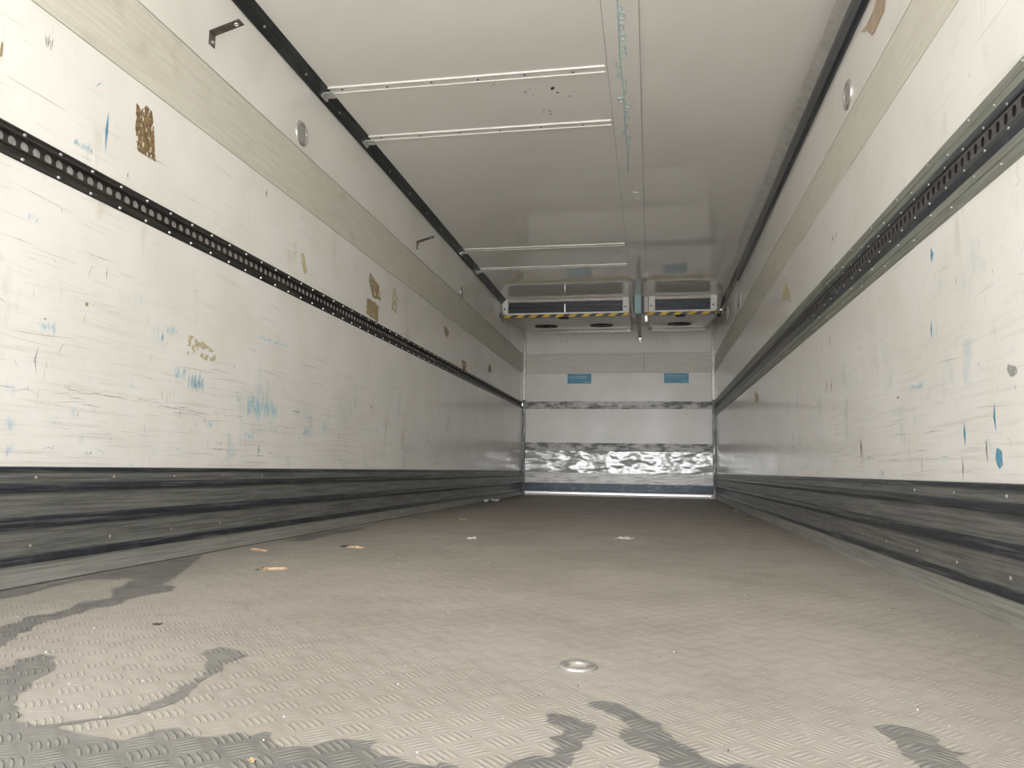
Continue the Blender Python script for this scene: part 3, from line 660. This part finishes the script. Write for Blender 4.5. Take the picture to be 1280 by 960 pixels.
# ------------------------------------------------------------------ water on the floor
def k1(l): return [(x/3.0476, 720+y/3.0476) for x, y in l]
def k2(l): return [(400+x/2.909, 720+y/2.909) for x, y in l]
def k3(l): return [(840+x/2.909, 720+y/2.909) for x, y in l]
def k7(l): return [(x/3, 540+y/3) for x, y in l]
def puddle(pts, lab, seed, jag=.006):
    P = [on(x, y, 2, 0) for x, y in pts]; out = []
    for i, p in enumerate(P):
        q = P[(i+1) % len(P)]; n = max(1, int((q-p).length/.012)); d = (q-p)
        for k in range(n):
            c = p+d*k/n; a = mnoise.noise(Vector((c.x*45, c.y*45, seed))); a2 = mnoise.noise(Vector((c.x*120, c.y*120, seed+4)))
            nn = Vector((-d.y, d.x, 0)).normalized() if d.length > 1e-6 else Vector((0, 0, 0))
            a3 = mnoise.noise(Vector((c.x*15, c.y*160, seed+7))); out.append(c+nn*(a*jag*1.4+a2*jag*.7)+Vector((a3*jag*2.4, 0, 0)))
    c = sum(out, Vector())/len(out); bm = bmesh.new()
    vs = [bm.verts.new((v.x, v.y, .0006)) for v in out]; f = bm.faces.new(vs); f.normal_update()
    if f.normal.z < 0: f.normal_flip()
    bmesh.ops.triangulate(bm, faces=[f]); o = obj('water_patch', bm, WET); return tag(o, lab, 'wet patch')
puddle(k7([(0, 592), (230, 560), (450, 508), (700, 470), (752, 462), (738, 485), (690, 515), (640, 555), (608, 572), (668, 582), (640, 595), (560, 610), (470, 630), (430, 650), (330, 665), (260, 690), (200, 705), (140, 720), (110, 745), (60, 770), (0, 805), (-60, 840), (-60, 745), (0, 728), (60, 720), (100, 695), (200, 680), (270, 660), (300, 635), (370, 632), (430, 620), (415, 595), (470, 570), (520, 548), (440, 552), (330, 552), (230, 572), (160, 592), (80, 612), (0, 626), (-60, 636), (-60, 600)]),
       'long dark wet patch seeping along the foot of the left wall', 1)
puddle(k1([(-120, 380), (0, 358), (40, 345), (70, 320), (150, 300), (220, 308), (205, 330), (207, 360), (170, 385), (130, 400), (100, 430), (75, 450), (42, 470), (60, 500), (85, 530), (80, 550), (110, 562), (210, 566), (330, 545), (420, 538), (500, 518), (560, 494), (640, 460), (700, 420), (760, 385), (790, 350), (790, 312), (765, 294), (830, 270), (910, 283), (932, 305), (900, 322), (850, 342), (812, 372), (770, 402), (720, 442), (690, 472), (620, 500), (520, 528), (430, 546), (330, 556), (240, 572), (212, 580), (300, 602), (340, 607), (400, 617), (470, 627), (540, 602), (620, 586), (680, 578), (700, 592), (740, 612), (830, 616), (900, 600), (960, 612), (1010, 596), (1042, 600), (1020, 620), (1090, 655), (1180, 645), (1240, 640), (1280, 625)])
       + k2([(60, 595), (205, 597), (185, 625), (230, 650), (280, 655), (310, 680), (400, 690), (460, 680), (520, 720)]) + [(590, 1010), (-60, 1010)],
       'large wet patch at the bottom left with a thin curling trail', 2, .005)
puddle(k2([(815, 505), (850, 500), (900, 512), (960, 530), (1012, 546), (985, 565), (975, 590), (950, 620), (925, 650), (900, 700), (890, 760), (640, 760), (680, 698), (720, 670), (770, 655), (820, 660), (860, 650), (865, 620), (840, 590), (870, 580), (880, 560), (860, 540), (820, 530)]),
       'hooked wet patch at the bottom centre, left of the longer one', 3, .004)
puddle(k2([(980, 460), (1040, 455), (1110, 475), (1170, 505), (1180, 520), (1240, 535), (1240, 565), (1280, 580)]) + k3([(20, 606), (40, 620), (80, 630), (110, 655), (160, 675), (200, 690), (250, 684), (300, 700), (380, 760), (0, 760)]) + k2([(1275, 700), (1250, 690), (1240, 665), (1180, 630), (1110, 605), (1090, 575), (1110, 560), (1130, 555), (1090, 520), (1050, 495), (1000, 480)]),
       'longer wet patch running diagonally just below the floor ring', 4, .004)
puddle(k3([(740, 548), (800, 540), (870, 555), (950, 580), (975, 610), (1020, 640), (1062, 640), (1040, 655), (1022, 660), (1060, 680), (1110, 705), (1200, 760), (920, 760), (900, 700), (870, 670), (840, 650), (830, 625), (810, 600), (770, 575), (745, 570)]),
       'wet patch nearest the bottom right corner of the floor', 5, .004)
puddle([(355, 674), (382, 669), (411, 664), (460, 659), (457, 662), (421, 667), (395, 674), (372, 677)], 'faint far damp streak on the floor by the left skirting', 6, .004)

# ------------------------------------------------------------------ floor ring and debris
c = on(722.5, 834, 2, 0)
t = thing('floor_ring', 'round metal ring set in the floor plate', 'floor ring', (c.x, c.y, 0))
child('outer_ring', ring(bmesh.new(), (c.x, c.y, .001), (0, 0, 1), .0255, .0085, 40, 10, .55), RINGM, t, True)
child('centre_plug', cyl(bmesh.new(), (c.x, c.y, .0002), (0, 0, 1), .017, .0018, 32, .015), CASE, t)
def splinter(p0, p1, wd, lab, dark=None):
    a, b_ = on(*p0, 2, 0), on(*p1, 2, 0); d = b_-a; ln = d.length; t = thing('wood_splinter', lab, 'wood splinter', tuple(a), 'wood splinters on the floor by the left skirting')
    bm = bmesh.new(); n = 9; pr = None; ax = d.normalized(); sd = Vector((-ax.y, ax.x, 0))
    for i in range(n+1):
        f = i/n; ww = wd*(.35 if i in (0, n) else random.uniform(.8, 1.15)); hh = .007*(.4 if i in (0, n) else random.uniform(.8, 1.2)); c_ = ax*ln*f+sd*.004*math.sin(f*5)
        rw = [bm.verts.new(c_+sd*s*ww+Vector((0, 0, z))) for s, z in ((-1, 0), (-.8, hh), (.7, hh*1.1), (1, 0))]
        if pr:
            for k in range(4): bm.faces.new((pr[k], pr[(k+1) % 4], rw[(k+1) % 4], rw[k]))
        else: bm.faces.new(rw)
        pr = rw
    bm.faces.new(pr[::-1]); bmesh.ops.recalc_face_normals(bm, faces=bm.faces); obj('shaft', bm, WOOD, t)
    if dark:
        bm = bmesh.new(); q = ax*ln*dark
        for k in range(4):
            e = q+ax*random.uniform(-.03, .01)+sd*random.uniform(-.008, .012)
            bm.faces.new([bm.verts.new(e+v) for v in (Vector((0, 0, .001)), ax*.03+Vector((0, 0, .010)), ax*.025+sd*.01+Vector((0, 0, .003)))])
            bm.faces.new([bm.verts.new(e+v) for v in (Vector((0, 0, .001)), ax*.03+Vector((0, 0, .010)), ax*.02-sd*.01+Vector((0, 0, .003)))])
        obj('frayed_end', bm, WOODD, t)
splinter((313, 687), (335, 689), .010, 'pale wood splinter closest to the left skirting')
splinter((322, 713), (359, 711), .008, 'orange-brown wood splinter with a split end, nearest the camera', .1)
splinter((430, 684), (455, 685), .011, 'wood splinter with a dark charred end, farthest of the three', .02)
def scrap(name, px, py, sx, sy, hz, mat, lab, cat, seed, n=7, group=None):
    random.seed(seed); c = on(px, py, 2, 0); bm = bmesh.new()
    g = [[bm.verts.new((sx*(i/n-.5)*random.uniform(.8, 1.1), sy*(j/n-.5)*random.uniform(.8, 1.1), .001+hz*abs(mnoise.noise(Vector((i*.7, j*.7, seed)))) * 1.6)) for j in range(n+1)] for i in range(n+1)]
    for i in range(n):
        for j in range(n):
            if (i-n/2)**2+(j-n/2)**2 < (n/2)**2*random.uniform(.8, 1.5): bm.faces.new((g[i][j], g[i+1][j], g[i+1][j+1], g[i][j+1]))
    bmesh.ops.delete(bm, geom=[v for v in bm.verts if not v.link_faces], context='VERTS')
    o = obj(name, bm, mat); o.location = c; return tag(o, lab, cat, group)
scrap('plastic_scrap', 610, 627, .22, .16, .05, PAPER, 'crumpled white plastic scrap on the far floor by the left skirting', 'plastic scrap', 3)
scrap('paper_scrap', 918, 639, .10, .12, .01, PAPER, 'pale paper scrap on the far floor right, beside the skirting', 'paper scrap', 4)
scrap('paper_scrap', 938, 650, .09, .05, .008, TAN, 'tan paper scrap on the floor right, nearer than the pale one', 'paper scrap', 5)
scrap('paper_scrap', 579, 650, .06, .05, .01, PALEY, 'tiny yellowish scrap on the floor beyond the charred splinter', 'paper scrap', 6)
scrap('paper_scrap', 589, 674, .05, .05, .01, PAPER, 'tiny white scrap in the middle of the floor left of centre', 'paper scrap', 7)
scrap('paper_scrap', 780, 674, .09, .08, .01, PAPER, 'thin pale film scrap on the floor below the bulkhead', 'paper scrap', 8)
scrap('rust_chip', 312, 953, .012, .014, .003, TAN, 'small orange chip on the wet floor at the bottom edge', 'chip', 9, 4)
scrap('dark_chip', 195, 781, .022, .016, .004, WOODD, 'dark chip on the floor above the curling wet trail', 'chip', 10, 4)
for k, (px, py) in enumerate(((549, 823), (532, 840), (511, 870), (570, 902), (1258, 937), (1007, 781), (913, 786))):
    pass
random.seed(5); b = bmesh.new()
for k in range(260):
    y = .8+random.random()**1.6*7; x = random.uniform(-A+.05, B-.05); r_ = random.uniform(.0005, .0013)*(1+y*.15)
    bmesh.ops.create_icosphere(b, subdivisions=1, radius=r_, matrix=Matrix.Translation((x, y, r_*.5)))
    if random.random() < .3:
        for f in list(b.faces)[-20:]: f.material_index = 1
tag(obj('floor_grit', b, [GRITM, WOODD]), 'loose light and dark grit scattered over the tread plate floor', 'grit', kind='stuff')

# the yard outside the open rear end (daylight bounces off it through the opening)
struct('ground', BX(-12, 12, -26, Y0-.02, -1.3, -1.25), ASPH)
